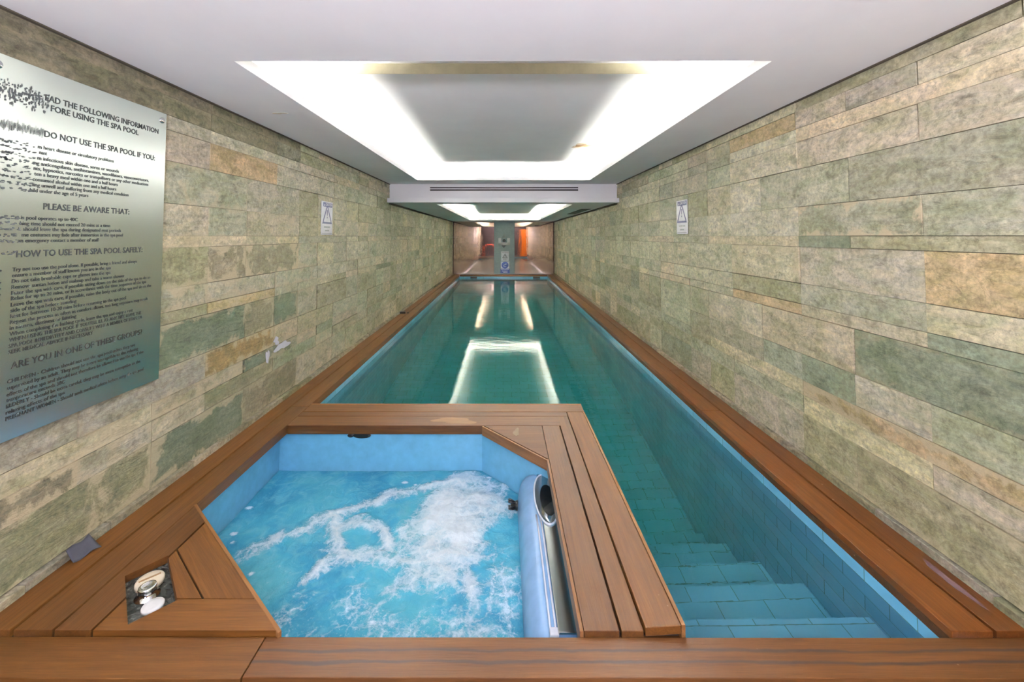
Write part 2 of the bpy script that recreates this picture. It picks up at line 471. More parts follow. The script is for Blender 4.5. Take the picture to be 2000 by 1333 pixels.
# ------------------------------------------------------------------ stone-clad side walls
ROWS = [.04, .293, .405, .50, .665, .91, .98, 1.11, 1.345, 1.413, 1.60, 1.845, 2.02, 2.105, 2.215, 2.30]
PAL = dict(tan=(.43, .385, .29), greytan=(.375, .35, .285), green=(.325, .335, .255), pale=(.46, .435, .345),
           dkgreen=(.15, .185, .13), ochre=(.41, .315, .185), cream=(.53, .46, .33), greybrown=(.215, .19, .13),
           lilac=(.36, .315, .25), olive=(.26, .25, .16), grey=(.30, .29, .22), rusty=(.30, .20, .08))
OV = {
 'right': {(13, -1): (1, 'tan'), (13, 0): (1, 'greytan'), (13, 1): (1, 'tan'), (13, 2): (2, 'ochre'), (12, -1): (3, 'cream'), (12, 2): (2, 'pale'),
   (14, -1): (3, 'olive'), (14, 2): (3, 'tan'), (11, -1): (1, 'lilac'), (11, 0): (2, 'tan'), (11, 2): (2, 'pale'), (10, -1): (2, 'grey'), (10, 1): (2, 'green'), (10, 3): (1, 'pale'),
   (9, -1): (1, 'green'), (9, 0): (2, 'grey', .9), (9, 2): (2, 'pale'), (8, -1): (2, 'olive'), (8, 1): (1, 'dkgreen'), (8, 2): (3, 'tan'),
   (7, -1): (1, 'ochre'), (7, 0): (2, 'greytan'), (7, 2): (2, 'tan', .4), (6, -1): (1, 'tan'), (6, 0): (2, 'green'), (6, 2): (2, 'olive'),
   (5, -1): (1, 'dkgreen'), (5, 0): (2, 'tan'), (5, 2): (2, 'ochre'), (4, -1): (2, 'dkgreen', .25), (4, 1): (2, 'tan'), (4, 3): (2, 'pale'),
   (3, -1): (1, 'green'), (3, 0): (1, 'greytan'), (3, 1): (1, 'dkgreen'), (3, 2): (1, 'green'), (2, -1): (3, 'ochre', .7), (2, 2): (3, 'cream'), (1, -1): (1, 'greytan'), (1, 0): (2, 'cream'), (1, 2): (2, 'green'),
   (0, -1): (2, 'olive', .4), (0, 1): (1, 'olive', .3), (0, 2): (2, 'greytan')},
 'left': {(14, -1): (3, 'greybrown'), (14, 2): (3, 'olive'), (13, -1): (2, 'greybrown'), (13, 1): (1, 'olive'), (13, 2): (2, 'olive'), (12, -1): (3, 'greytan'), (12, 2): (3, 'pale'),
   (11, -1): (2, 'lilac'), (11, 1): (1, 'lilac'), (11, 2): (2, 'ochre', .2), (11, 4): (3, 'pale'), (10, -1): (2, 'greytan'), (10, 1): (2, 'green', .5), (10, 3): (2, 'greytan'), (10, 5): (1, 'olive'),
   (9, -1): (2, 'greytan'), (9, 1): (1, 'greytan', .5), (9, 2): (1, 'green', .5), (8, -1): (2, 'tan'), (8, 1): (2, 'cream', .5), (7, -1): (2, 'olive'), (7, 1): (1, 'olive', .6), (7, 2): (1, 'greybrown', 1.), (7, 3): (2, 'greybrown', 1.), (7, 5): (1, 'green'),
   (6, -1): (2, 'grey', .6), (6, 1): (1, 'grey', .7), (6, 2): (2, 'greytan', .6), (5, -1): (2, 'olive', .5), (5, 1): (1, 'olive'), (5, 2): (2, 'ochre', .7), (4, -1): (2, 'olive', .6), (4, 1): (2, 'dkgreen', .6), (4, 3): (1, 'olive', .6), (4, 4): (1, 'dkgreen'),
   (3, -1): (1, 'greytan'), (3, 0): (2, 'greytan', .5), (3, 2): (2, 'rusty', .7), (3, 4): (1, 'cream', .7), (2, -1): (2, 'cream', .6), (2, 1): (2, 'tan', .8), (2, 3): (2, 'dkgreen', .6), (1, -1): (1, 'greybrown', .9), (1, 0): (1, 'tan', .6), (1, 1): (1, 'cream'), (1, 2): (2, 'olive', .5),
   (0, -1): (2, 'olive', .7), (0, 1): (2, 'dkgreen', .7), (0, 3): (2, 'olive', .4)}}
def stone_wall(side):
    mb = MB(); sgn = 1 if side == 'right' else -1
    y_ref = 1.925 if side == 'right' else 1.948
    far = ['pale', 'green', 'tan', 'greytan', 'pale', 'green', 'olive', 'pale', 'cream', 'tan']
    low = ['green', 'olive', 'dkgreen', 'green', 'greytan', 'grey', 'olive', 'tan']
    mb.cur = ((.10, .095, .07, 0), 0.)
    mb.box(min(sgn * (W + .02), sgn * (W + .2)), max(sgn * (W + .02), sgn * (W + .2)), YR, YB + .05, -.25, 2.3)
    for r in range(len(ROWS) - 1):
        k = -11
        while k < 36:
            ov = OV[side].get((r, k))
            wear = None
            if ov:
                span, name = ov[0], ov[1]; wear = ov[2] if len(ov) > 2 else None
            else:
                span = 2 if rng.random() < (.35 if k < 12 else .12) else 1
                if (r, k + 1) in OV[side]: span = 1
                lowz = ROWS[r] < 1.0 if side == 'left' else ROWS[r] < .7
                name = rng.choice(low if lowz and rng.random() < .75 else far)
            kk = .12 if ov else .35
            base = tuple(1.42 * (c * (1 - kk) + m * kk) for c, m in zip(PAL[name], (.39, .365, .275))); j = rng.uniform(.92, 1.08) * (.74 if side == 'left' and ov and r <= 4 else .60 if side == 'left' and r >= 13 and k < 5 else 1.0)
            t = tuple(min(.8, c * j * rng.uniform(.97, 1.03)) for c in base)
            if wear is None: wear = rng.uniform(0, .35) * (1.6 if (side == 'left' and ROWS[r] < 1.3) else .7)
            y0 = y_ref + .405 * k + rng.uniform(-.006, .006); y1 = y_ref + .405 * (k + span)
            y0 = max(y0, YR); y1 = min(y1, YB)
            if y1 - y0 < .03: k += span; continue
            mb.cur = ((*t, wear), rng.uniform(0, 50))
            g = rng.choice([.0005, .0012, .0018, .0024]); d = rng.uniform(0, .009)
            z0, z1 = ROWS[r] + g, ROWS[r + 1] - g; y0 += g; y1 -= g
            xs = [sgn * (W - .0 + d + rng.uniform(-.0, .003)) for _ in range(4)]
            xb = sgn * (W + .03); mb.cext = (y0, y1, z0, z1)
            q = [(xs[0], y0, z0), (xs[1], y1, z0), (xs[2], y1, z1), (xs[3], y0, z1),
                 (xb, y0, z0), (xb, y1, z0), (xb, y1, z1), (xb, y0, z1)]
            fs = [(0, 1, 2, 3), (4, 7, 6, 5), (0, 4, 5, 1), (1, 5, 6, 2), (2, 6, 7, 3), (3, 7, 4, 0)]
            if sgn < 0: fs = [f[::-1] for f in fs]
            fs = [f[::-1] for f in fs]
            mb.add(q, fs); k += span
    o = mb.build('wall_' + side, M['stone'], attrs=True)
    return struct(o, 'stone-clad %s wall of mixed slate slabs' % side)
wl = stone_wall('left'); wr = stone_wall('right')
def splat(cx, cy, rx, ry, n=22, seed=0, rough=.4):
    rr = random.Random(seed); pts = []
    ph = [rr.uniform(0, 6.3) for _ in range(4)]
    for i in range(n):
        a = 2 * math.pi * i / n
        k = 1 + rough * (.5 * math.sin(2 * a + ph[0]) + .35 * math.sin(3 * a + ph[1]) + .3 * math.sin(5 * a + ph[2])) * .8
        pts.append((cx + rx * k * math.cos(a), cy + ry * k * math.sin(a)))
    return pts
def wall_patch(name, mat, parent, x, pts, th, sgn):
    mb = MB(); n = len(pts)
    v = [(x, a, b) for a, b in pts] + [(x + sgn * th, a, b) for a, b in pts]
    f = [tuple(range(n)), tuple(range(n, 2 * n))[::-1]] + [(i, n + i, n + (i + 1) % n, (i + 1) % n) for i in range(n)]
    return mb.add(v, f).build(name, mat, parent)
# bare white paint where the slate skin has come off, low on the left wall
wall_patch('paint_patch', M['patch'], wl, -1.899, splat(3.70, .47, .10, .035, seed=3, rough=.7), .003, 1)
wall_patch('paint_patch', M['patch'], wl, -1.899, splat(3.60, .535, .04, .03, seed=5, rough=.7), .003, 1)
wall_patch('paint_patch', M['patch'], wl, -1.899, splat(3.47, .44, .022, .06, seed=8, rough=.6), .003, 1)

for side, sgn in (('left', -1), ('right', 1)):
    mb = MB(); y = YR
    while y < YB - .05:
        L = rng.uniform(.35, .75); d = rng.uniform(.012, .02)
        x0, x1 = sgn * (W + .02), sgn * (W - d)
        kk = rng.uniform(.6, 1.0); mb.cur = ((*[c * kk for c in PAL[rng.choice(['greytan', 'olive', 'tan'])]], rng.uniform(0, .5)), rng.uniform(0, 50))
        mb.box(min(x0, x1), max(x0, x1), y, min(y + L - .003, YB), -.02, .036 + rng.uniform(-.004, .003)); y += L
    struct(mb.build('baseboard_' + side, M['stone'], attrs=True, bevel=.003))
    # dark strips along the two ceiling joints, mould at the near one
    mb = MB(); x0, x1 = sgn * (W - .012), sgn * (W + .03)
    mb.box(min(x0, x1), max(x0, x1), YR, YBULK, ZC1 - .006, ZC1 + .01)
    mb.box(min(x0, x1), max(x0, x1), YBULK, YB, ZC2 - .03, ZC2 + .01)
    struct(mb.build('trim_1' if sgn < 0 else 'trim_2', M['joint_dark']))

# ------------------------------------------------------------------ ceilings with two light coves
def ring(mb, X0, X1, Y0, Y1, x0, x1, y0, y1, z0, z1):
    mb.box(X0, x0, Y0, Y1, z0, z1); mb.box(x1, X1, Y0, Y1, z0, z1)
    mb.box(x0, x1, Y0, y0, z0, z1); mb.box(x0, x1, y1, Y1, z0, z1)
mb = MB()
OP1 = (-1.335, 1.345, 2.085, 6.575)
ring(mb, -W - .1, W + .1, YR, YBULK + .02, *OP1, ZC1, ZC1 + .03)
ring(mb, OP1[0] - .03, OP1[1] + .03, OP1[2] - .03, OP1[3] + .03, *OP1, ZC1 + .03, ZC1 + .062)   # upstand of the trough
mb.box(-W - .1, W + .1, 2.766, YBULK + .02, ZC1 + .20, ZC1 + .27)                                   # cove ceiling
mb.box(-W - .1, W + .1, YR, 2.766, ZC1 + .27, ZC1 + .34)
mb.box(OP1[0] - .33, OP1[0] - .30, OP1[2] - .3, OP1[3] + .3, ZC1 + .03, ZC1 + .27)
mb.box(OP1[1] + .30, OP1[1] + .33, OP1[2] - .3, OP1[3] + .3, ZC1 + .03, ZC1 + .27)
mb.box(-W, W, OP1[3] + .25, OP1[3] + .28, ZC1 + .03, ZC1 + .22)
mb.box(-W, W, OP1[2] - .2, OP1[2] - .17, ZC1 + .03, ZC1 + .28)
# bulkhead and lower far ceiling
mb.box(-W, W, YBULK, YBULK + .06, ZC2 + .001, ZC1 + .21)
OP2 = (-1.17, 1.225, 7.48, 14.80)
ring(mb, -W - .1, W + .1, YBULK + .01, YB + .1, *OP2, ZC2, ZC2 + .03)
ring(mb, OP2[0] - .03, OP2[1] + .03, OP2[2] - .03, OP2[3] + .03, *OP2, ZC2 + .03, ZC2 + .062)
mb.box(-W - .1, W + .1, YBULK + .03, YB + .1, ZC2 + .20, ZC2 + .26)
mb.box(OP2[0] - .33, OP2[0] - .30, OP2[2] - .3, OP2[3] + .3, ZC2 + .03, ZC2 + .20)
mb.box(OP2[1] + .30, OP2[1] + .33, OP2[2] - .3, OP2[3] + .3, ZC2 + .03, ZC2 + .20)
mb.box(-W, W, OP2[3] + .25, OP2[3] + .28, ZC2 + .03, ZC2 + .20)
ceiling = struct(mb.build('ceiling', M['plaster']), 'white plaster ceiling with two lit coves')
lip = struct(MB().box(-W, W, 6.935, YBULK, ZC2 - .008, 2.040).build('trim_3', M['plaster'], bevel=.004))
struct(MB().box(-1.15, 1.27, 2.7650, 2.7665, ZC1 + .20, ZC1 + .27).build('trim_4', M['lath']))  # step face of the near cove, its dimmer light painted as beige
def disc_patch(name, mat, parent, pts, z0, z1):
    return MB().prism(pts, z0, z1).build(name, mat, parent)
disc_patch('stain', M['stain'], ceiling, splat(1.00, 5.03, .17, .17, seed=2, rough=.5), ZC1 + .198, ZC1 + .202)
disc_patch('rust_stain', M['rust'], ceiling, splat(.95, 4.98, .085, .075, seed=4, rough=.5), ZC1 + .1965, ZC1 + .202)
disc_patch('flaked_paint', M['stain'], ceiling, splat(-1.585, 2.98, .05, .014, seed=9, rough=.6), ZC1 - .0015, ZC1 + .004)

# LED strips lying in the troughs
def strip(x0, x1, y0, y1, z, label, m='led'):
    t = thing('light_strip', label, 'light strip', ((x0 + x1) / 2, (y0 + y1) / 2, z), 'cove light strips')
    MB().box(x0, x1, y0, y1, z, z + .006).build('base', M['white'], t)
    MB().box(x0 + .004, x1 - .004, y0 + .004, y1 - .004, z + .006, z + .016).build('diffuser', M[m], t)
for (op, zc, nm, lm, so) in ((OP1, ZC1, 'near', 'led', .072), (OP2, ZC2, 'far', 'led_far', .052)):
    strip(op[0] - so - .035, op[0] - so, op[2] + .02, op[3] - .02, zc + .03, 'glowing white strip hidden along the left edge of the %s ceiling cove' % nm, lm)
    strip(op[1] + so, op[1] + so + .035, op[2] + .02, op[3] - .02, zc + .03, 'glowing white strip hidden along the right edge of the %s ceiling cove' % nm, lm)
    strip(op[0] - .03, op[1] + .03, op[3] + so, op[3] + so + .035, zc + .03, 'glowing white strip hidden along the end edge of the %s ceiling cove' % nm, lm)

# vents
t = thing('linear_vent', 'long white two-slot air grille across the ceiling bulkhead', 'vent', (0, YBULK, 2.2))
MB().box(-1.26, 1.29, YBULK - .004, YBULK + .002, 2.155, 2.245).build('frame', M['plaster'], t, bevel=.002)
MB().box(-1.222, 1.252, YBULK - .007, YBULK - .003, 2.214, 2.232).build('slot', M['slot'], t)
MB().box(-1.222, 1.252, YBULK - .007, YBULK - .003, 2.172, 2.196).build('slot', M['slot'], t)
t = thing('ceiling_vent', 'dark rectangular air vent in the far lower ceiling beside the cove', 'vent', (1.70, 9.65, ZC2))
MB().box(1.60, 1.80, 8.68, 10.64, ZC2 - .006, ZC2 + .002).build('frame', M['vent'], t)
mb = MB()
for i in range(5): mb.box(1.615 + i * .037, 1.63 + i * .037, 8.70, 10.62, ZC2 - .010, ZC2 - .004)
mb.build('slats', M['darkgrey'], t)

# ------------------------------------------------------------------ end wall: copper mirrors, slate pillar
struct(MB().box(-W - .1, W + .1, YB + .02, YB + .15, -.3, ZC2 + .05).build('wall_back', M['darkwall']))
PX0, PX1 = -.352, .413
for nm, a, b in (('left', -1.885, PX0 - .006), ('right', PX1 + .006, 1.885)):
    t = thing('wall_mirror', 'copper-tinted mirror panel on the end wall, %s of the slate pillar' % nm, 'mirror', ((a + b) / 2, YB, 0), 'end wall mirrors')
    MB().box(a, b, YB, YB + .01, .004, ZC2 - .004).build('glass', M['mirror'], t)
    e = a if nm == 'left' else b - .012
    MB().box(e, e + .012, YB - .004, YB + .012, .004, ZC2 - .004).build('edge_strip', M['wood_dark'], t)
pil = struct(MB().box(PX0, PX1, YB - .05, YB + .02, 0, ZC2).build('trim_5', M['pillar'], bevel=.004), 'slate grey pillar between the mirrors')
YP = YB - .05
t = thing('wall_bracket', 'white U-shaped bracket with dark nozzle on the slate pillar', 'bracket', (.02, YP, 1.2))
mb = MB()
mb.box(-.19, -.085, YP - .09, YP, 1.085, 1.345); mb.box(.135, .24, YP - .09, YP, 1.085, 1.345); mb.box(-.19, .24, YP - .09, YP, 1.085, 1.185)
mb.build('housing', M['white'], t, bevel=.012)
rotY = Matrix.Rotation(R(90), 3, 'X')
MB().lathe([(.055, 0), (.06, .02), (.06, .07), (.045, .1), (.02, .105)], (.022, YP, 1.25), rotY).build('nozzle', M['black'], t, smooth=True)
mb = MB(); mb.add([(-.075, YP, 1.345), (.12, YP, 1.345), (.022, YP, 1.5), (-.05, YP - .08, 1.345), (.095, YP - .08, 1.345), (.022, YP - .05, 1.47)],
       [(0, 1, 2), (3, 5, 4), (0, 3, 4, 1), (1, 4, 5, 2), (2, 5, 3, 0)]); mb.build('cap', M['grey_metal'], t, bevel=.006)
mb = MB(); mb.add([(-.09, YP, 1.085), (.11, YP, 1.085), (.01, YP, .97), (-.09, YP - .07, 1.085), (.11, YP - .07, 1.085), (.01, YP - .02, .98)],
       [(0, 2, 1), (3, 4, 5), (0, 1, 4, 3), (1, 2, 5, 4), (2, 0, 3, 5)]); mb.build('shadow_wedge', M['darkgrey'], t, bevel=.004)  # triangular shadow below the bracket, built as a dark wedge

# ------------------------------------------------------------------ writing
_depsgraph = None
def text_into(mb, txt, frame, width=None, size=.02, align='LEFT', bold=0.0, depth=0.0012):
    """add extruded lettering to mb; frame maps (u, v, h) to the world; width squeezes or stretches the line"""
    cu = bpy.data.curves.new('t', 'FONT'); cu.body = txt; cu.size = size; cu.align_x = align; cu.offset = bold
    cu.resolution_u = 2
    ob = bpy.data.objects.new('t', cu); COL.objects.link(ob)
    dg = bpy.context.evaluated_depsgraph_get(); ev = ob.evaluated_get(dg); me = ev.to_mesh()
    vs_ = [Vector(v.co) for v in me.vertices]; fs = [tuple(p.vertices) for p in me.polygons]
    ev.to_mesh_clear(); bpy.data.objects.remove(ob); bpy.data.curves.remove(cu)
    if not vs_: return
    x0 = min(v.x for v in vs_); x1 = max(v.x for v in vs_)
    k = width / (x1 - x0) if width else 1.0
    base = 0 if align != 'LEFT' or not width else x0
    mb.add([frame((v.x - base) * k, v.y, depth) for v in vs_], fs)

# big steel sign on the left wall
XS = -1.893
sign = thing('safety_sign', 'large brushed steel spa safety sign with black lettering on the left stone wall', 'sign', (-1.9, 1.947, .63))
mb = MB(); NY, NZ = 40, 60
ya, yb, za, zb = 1.53, 2.365, .630, 2.098
grid = []
for j in range(NZ + 1):
    for i in range(NY + 1):
        u = i / NY; w_ = j / NZ; y = ya + (yb - ya) * u; z = za + (zb - za) * w_
        bulge = .012 * max(0, (w_ - .8) / .2) ** 2 * max(0, (.55 - u) / .55) + .004 * math.sin(3.2 * w_ + 1.0) * math.sin(2.5 * u)
        grid.append((XS + .004 + max(0, bulge), y, z))
n = NY + 1
fr = [(j * n + i, j * n + i + 1, (j + 1) * n + i + 1, (j + 1) * n + i) for j in range(NZ) for i in range(NY)]
mb.add(grid, fr)
mb.add([(-1.897, y, z) for _, y, z in grid], [f[::-1] for f in fr])
edge = [i for i in range(NY)] + [NY + j * n for j in range(NZ)] + [NZ * n + NY - i for i in range(NY)] + [(NZ - j) * n for j in range(NZ)]
tot = n * (NZ + 1)
for a, b in zip(edge, edge[1:] + edge[:1]): mb.face((a, tot + a, tot + b, b))
mb.build('plate', M['sign'], sign, smooth=False)
def plate_x(y, z):
    u = (y - ya) / (yb - ya); w_ = (z - za) / (zb - za)
    return XS + .004 + max(0, .012 * max(0, (w_ - .8) / .2) ** 2 * max(0, (.55 - u) / .55) + .004 * math.sin(3.2 * w_ + 1.0) * math.sin(2.5 * u))
def sign_frame(y0, z0):
    return lambda u, v, h: (plate_x(y0 + u, z0 + v) + .0010 + h * .1, y0 + u, z0 + v)
HEAD = [('EAD THE FOLLOWING INFORMATION', 1.735, 2.312, 1.974, .037), ('FORE USING THE SPA POOL', 1.759, 2.187, 1.936, .037),
        ('DO NOT USE THE SPA POOL IF YOU:', 1.738, 2.294, 1.823, .038), ('PLEASE BE AWARE THAT:', 1.746, 2.148, 1.522, .038),
        ('HOW TO USE THE SPA POOL SAFELY:', 1.656, 2.233, 1.329, .038), ('ARE YOU IN ONE OF THESE GROUPS?', 1.655, 2.246, .899, .038)]
for txt, y0, y1, z, s in HEAD:
    mb = MB(); text_into(mb, txt, sign_frame(y0, z), y1 - y0, s, bold=.0005)
    mb.build('heading', M['ink'], sign)
BODY = [
 [('m heart disease or circulatory problems', 2.053, 1.770), ('nant', 1.752, 1.748), ('m infectious skin disease, sores or wounds', 2.082, 1.724),
  ('ng anticoagulants, antihistamines, vasodilators, vasoconstrictors,', 2.260, 1.702), ('nts, hypnotics, narcotics or tranquilisers or any other medications', 2.257, 1.680),
  ('ten a heavy meal within one and a half hours', 2.079, 1.658), ('consumed alcohol within one and a half hours', 2.072, 1.635),
  ('ling unwell and suffering from any medical condition', 2.140, 1.613), ('hild under the age of 5 years', 1.934, 1.590)],
 [('is pool operates up to 40C', 1.889, 1.478), ('hing time should not exceed 20 mins at a time', 2.046, 1.455), ('should leave the spa during designated rest periods', 2.104, 1.433),
  ('me costumes may fade after immersion in the spa pool', 2.115, 1.410), ('an emergency contact a member of staff', 1.990, 1.387)],
 [('Try not too use the pool alone. If possible, bring a friend and always', 2.201, 1.275), ('ensure a member of staff knows you are in the spa', 2.056, 1.253),
  ('Do not take breakable cups or glasses into the spa', 2.056, 1.230), ('Remove suntan lotion and makeup and take a warm shower', 2.131, 1.207),
  ('Enter the spa with care, if possible sitting down on the side of the spa to do so', 2.288, 1.185), ('Relax for up to 20 mins, or in accordance with the time sequence of the spa', 2.261, 1.164),
  ('Leave the spa with care, if possible, raise the body out of the spa and sit on the', 2.295, 1.140), ('side of the spa before standing', 1.896, 1.118),
  ('Rest for between 10-20 mins before returning to the spa pool', 2.143, 1.096), ('Repeat the process as often as comfort allows, too long exposure may result', 2.275, 1.073),
  ('in nausea, dizziness or fainting', 1.897, 1.051), ('When completing the bathing cycle, leave the spa and enjoy a rest', 2.185, 1.028),
  ('WHEN USING THE SPA POOL IF YOU FELL ILL AT ANY TIME LEAVE THE', 2.237, 1.005), ('SPA POOL IMMEDIATELY AND CONSULT WITH A MEMBER OF STAFF OR', 2.245, .982), ('SEEK MEDICAL ADVICE IF NECESSARY', 1.977, .959)],
 [('CHILDREN - Children should not use the spa pool unless they are', 2.206, .847), ('supervised by an adult. They may be more susceptible to the relaxing', 2.226, .823), ('effects of the spa and should not therefore be allowed to use the spa if the', 2.260, .798),
  ('temperature exceeds 38C', 1.860, .777), ('ELDERLY - Should be extra careful, they may be more susceptible to the', 2.242, .754), ('relaxing effects of the spa', 1.862, .731),
  ('PREGNANT WOMEN - Should seek medical advice before using the spa pool', 2.263, .707)]]
START = {'m': 1.716, 'nant': 1.722, 'ng': 1.705, 'nts,': 1.704, 'ten': 1.707, 'consumed': 1.702, 'ling': 1.702, 'hild': 1.694, 'is': 1.667, 'hing': 1.664, 'should': 1.676, 'me': 1.672, 'an': 1.66}
nobullet = ('stimulants', 'ensure', 'side of', 'in nausea', 'SPA POOL', 'SEEK', 'supervised', 'effects', 'temperature', 'relaxing')
for blk in BODY:
    for txt, y1, z in blk:
        y0 = START.get(txt.split(' ')[0], 1.645)
        mb = MB(); text_into(mb, txt, sign_frame(y0, z), y1 - y0, .0215, bold=.00025)
        if blk is BODY[2] and not txt.startswith(nobullet):
            mb2 = MB(); mb2.add([sign_frame(1.606, z + .006)(u, v, .001) for u, v in splat(0, 0, .0038, .0038, 10, 1, .1)], [tuple(range(10))]); mb2.build('bullet', M['ink'], sign)
        mb.build('lettering', M['ink'], sign)
# worn, smeared print down the left side
mb = MB(); rs = random.Random(11)
def dash(y, z, a, b):
    mb.add([sign_frame(y, z)(u, v, .006) for u, v in splat(0, 0, a, b, 8, rs.random() * 99, .6)], [tuple(range(8))])
for i in range(190): dash(rs.uniform(1.54, 1.75), rs.choice([1.985, 1.97, 1.95, 1.94]) + rs.uniform(-.022, .03), rs.uniform(.001, .0028), rs.uniform(.003, .009))
mb.build('smeared_print', M['smear'], sign); mb = MB()
for i in range(46): dash(1.545 + i * .0042, 1.838 + rs.uniform(-.004, .004), rs.uniform(.0008, .0016), rs.uniform(.012, .022))
for z in (1.77, 1.748, 1.724, 1.702, 1.680, 1.658, 1.635, 1.613, 1.59, 1.478, 1.455, 1.433, 1.41, 1.387, 1.34):
    mb.build('smeared_print', M['smear'], sign); mb = MB()
    for i in range(22): dash(rs.uniform(1.54, 1.705 if z > 1.5 else 1.665), z + .006 + rs.uniform(-.006, .006), rs.uniform(.002, .007), rs.uniform(.0015, .004))
mb.build('smeared_print', M['smear'], sign)
rotX = Matrix.Rotation(R(90), 3, 'Y')
for y, z in ((2.335, 2.055), (1.56, 2.055)):
    s = MB().lathe([(.016, 0), (.016, .003), (.010, .0065), (.004, .0075)], (plate_x(y, z), y, z), rotX, n=20).build('screw', M['chrome'], sign, smooth=True)

def warn_sign(side, y0, y1, z0, z1, label):
    """white caution sign: blue header, triangle, two small lines"""
    sgn = -1 if side == 'left' else 1
    x = sgn * (W - .001); xin = -sgn
    t = thing('caution_sign', label, 'sign', (x, (y0 + y1) / 2, z0), 'caution signs on the stone walls')
    yy0, yy1 = min(y0, y1), max(y0, y1); w = yy1 - yy0; h = z1 - z0
    MB().box(min(x, x + xin * .005), max(x, x + xin * .005), yy0, yy1, z0, z1).build('plate', M['signwhite'], t, bevel=.003)
    def fr(u, v, d):      # u reads left to right for someone facing the wall
        y = yy0 + u if sgn < 0 else yy1 - u
        return (x + xin * (.0055 + d), y, z0 + v)
    def poly(mb, pts, d=0.): mb.add([fr(u, v, d) for u, v in pts], [tuple(range(len(pts)))])
    mb = MB(); poly(mb, [(.04 * w / .3, .84 * h), (w - .012, .84 * h), (w - .012, .965 * h), (.04 * w / .3, .965 * h)]); mb.build('header', M['signnavy'], t)
    mb = MB(); poly(mb, [(.055, .862 * h), (.085, .862 * h), (.07, .94 * h)], .001)
    text_into(mb, 'CAUTION', lambda u, v, d: fr(.098 + u, .872 * h + v, .001), w - .125, .042, bold=.001); mb.build('lettering', M['signwhite'], t)
    mb = MB()
    cx = w / 2; a, b = .125, .30
    tri = [(cx - a, .335 * h), (cx + a, .335 * h), (cx, .335 * h + b * .72)]
    k = .74; cz = .335 * h + b * .24
    inn = [(cx + (u - cx) * k, cz + (v - cz) * k) for u, v in tri]
    for i in range(3):
        j = (i + 1) % 3; poly(mb, [tri[i], tri[j], inn[j], inn[i]])
    poly(mb, [(cx - .007, cz + .015), (cx + .007, cz + .015), (cx + .01, cz + .075), (cx - .01, cz + .075)]); poly(mb, [(cx - .008, cz - .012), (cx + .008, cz - .012), (cx + .008, cz + .004), (cx - .008, cz + .004)])
    mb.build('warning_triangle', M['signnavy'], t)
    mb = MB()
    for row, hw in ((.235, .26), (.13, .17)):
        u = cx - hw * w
        rr = random.Random(int(row * 100))
        while u < cx + hw * w:
            l = rr.uniform(.008, .022); poly(mb, [(u, row * h - .007), (u + l, row * h - .007), (u + l, row * h + .008), (u, row * h + .008)]); u += l + .006
    poly(mb, [(.02, .04 * h), (w - .02, .04 * h), (w - .02, .052 * h), (.02, .052 * h)])
    mb.build('small_print', M['grey_metal'], t)
warn_sign('left', 4.43, 4.72, 1.426, 1.785, 'white caution sign with blue header on the left stone wall')
warn_sign('right', 4.36, 4.635, 1.434, 1.794, 'white caution sign with blue header on the right stone wall')

t = thing('caution_sign', 'small white caution sign with a triangle on the slate pillar', 'sign', (.06, YP, .5))
MB().box(-.09, .20, YP - .006, YP, .49, .845).build('plate', M['signwhite'], t, bevel=.003)
def pil_poly(mb, pts): mb.add([(u, YP - .0075, v) for u, v in pts], [tuple(range(len(pts)))[::-1]])
mb = MB(); tri = [(-.045, .60), (.155, .60), (.055, .765)]; inn = [(.055 + (u - .055) * .68, .652 + (v - .652) * .68) for u, v in tri]
for i in range(3): pil_poly(mb, [tri[i], tri[(i + 1) % 3], inn[(i + 1) % 3], inn[i]][::-1])
pil_poly(mb, [(.046, .63), (.046, .70), (.064, .70), (.064, .63)])
mb.build('warning_triangle', M['ink'], t)
mb = MB()
for v, a, b in ((.805, -.06, .17), (.565, -.02, .13), (.525, .01, .10)):
    mb = MB(); u = a
    while u < b: pil_poly(mb, [(u, v - .01), (u, v + .01), (u + .026, v + .01), (u + .026, v - .01)]); u += .036
    mb.build('small_print', M['darkgrey'], t)
t = thing('mandatory_sign', 'white notice with blue round symbol and blue footer low on the slate pillar', 'sign', (.06, YP, .05))
MB().box(-.10, .215, YP - .006, YP, .06, .475).build('plate', M['signwhite'], t, bevel=.003)
MB().lathe([(.128, 0), (.128, .0016)], (.058, YP - .006, .335), rotY, n=36).build('symbol_disc', M['signblue'], t)
mb = MB(); mb.tube([(.0, YP - .009, .305), (.03, YP - .009, .35), (.075, YP - .009, .352), (.115, YP - .009, .385)], .012, 6); mb.tube([(.0, YP - .009, .29), (.055, YP - .009, .275), (.10, YP - .009, .28)], .008, 6); mb.tube([(.075, YP - .009, .395), (.085, YP - .009, .399)], .018, 6)
mb.build('pictogram', M['signwhite'], t)
MB().box(-.115, .23, YP - .008, YP - .001, .035, .20).build('footer', M['signblue'], t)
mb = MB()
for v, a, b in ((.165, -.09, .2), (.115, -.05, .15), (.07, -.01, .12)):
    mb = MB(); u = a
    while u < b: mb.add([(u, YP - .009, v - .012), (u, YP - .009, v + .012), (u + .03, YP - .009, v + .012), (u + .03, YP - .009, v - .012)], [(3, 2, 1, 0)]); u += .042
    mb.build('small_print', M['signwhite'], t)

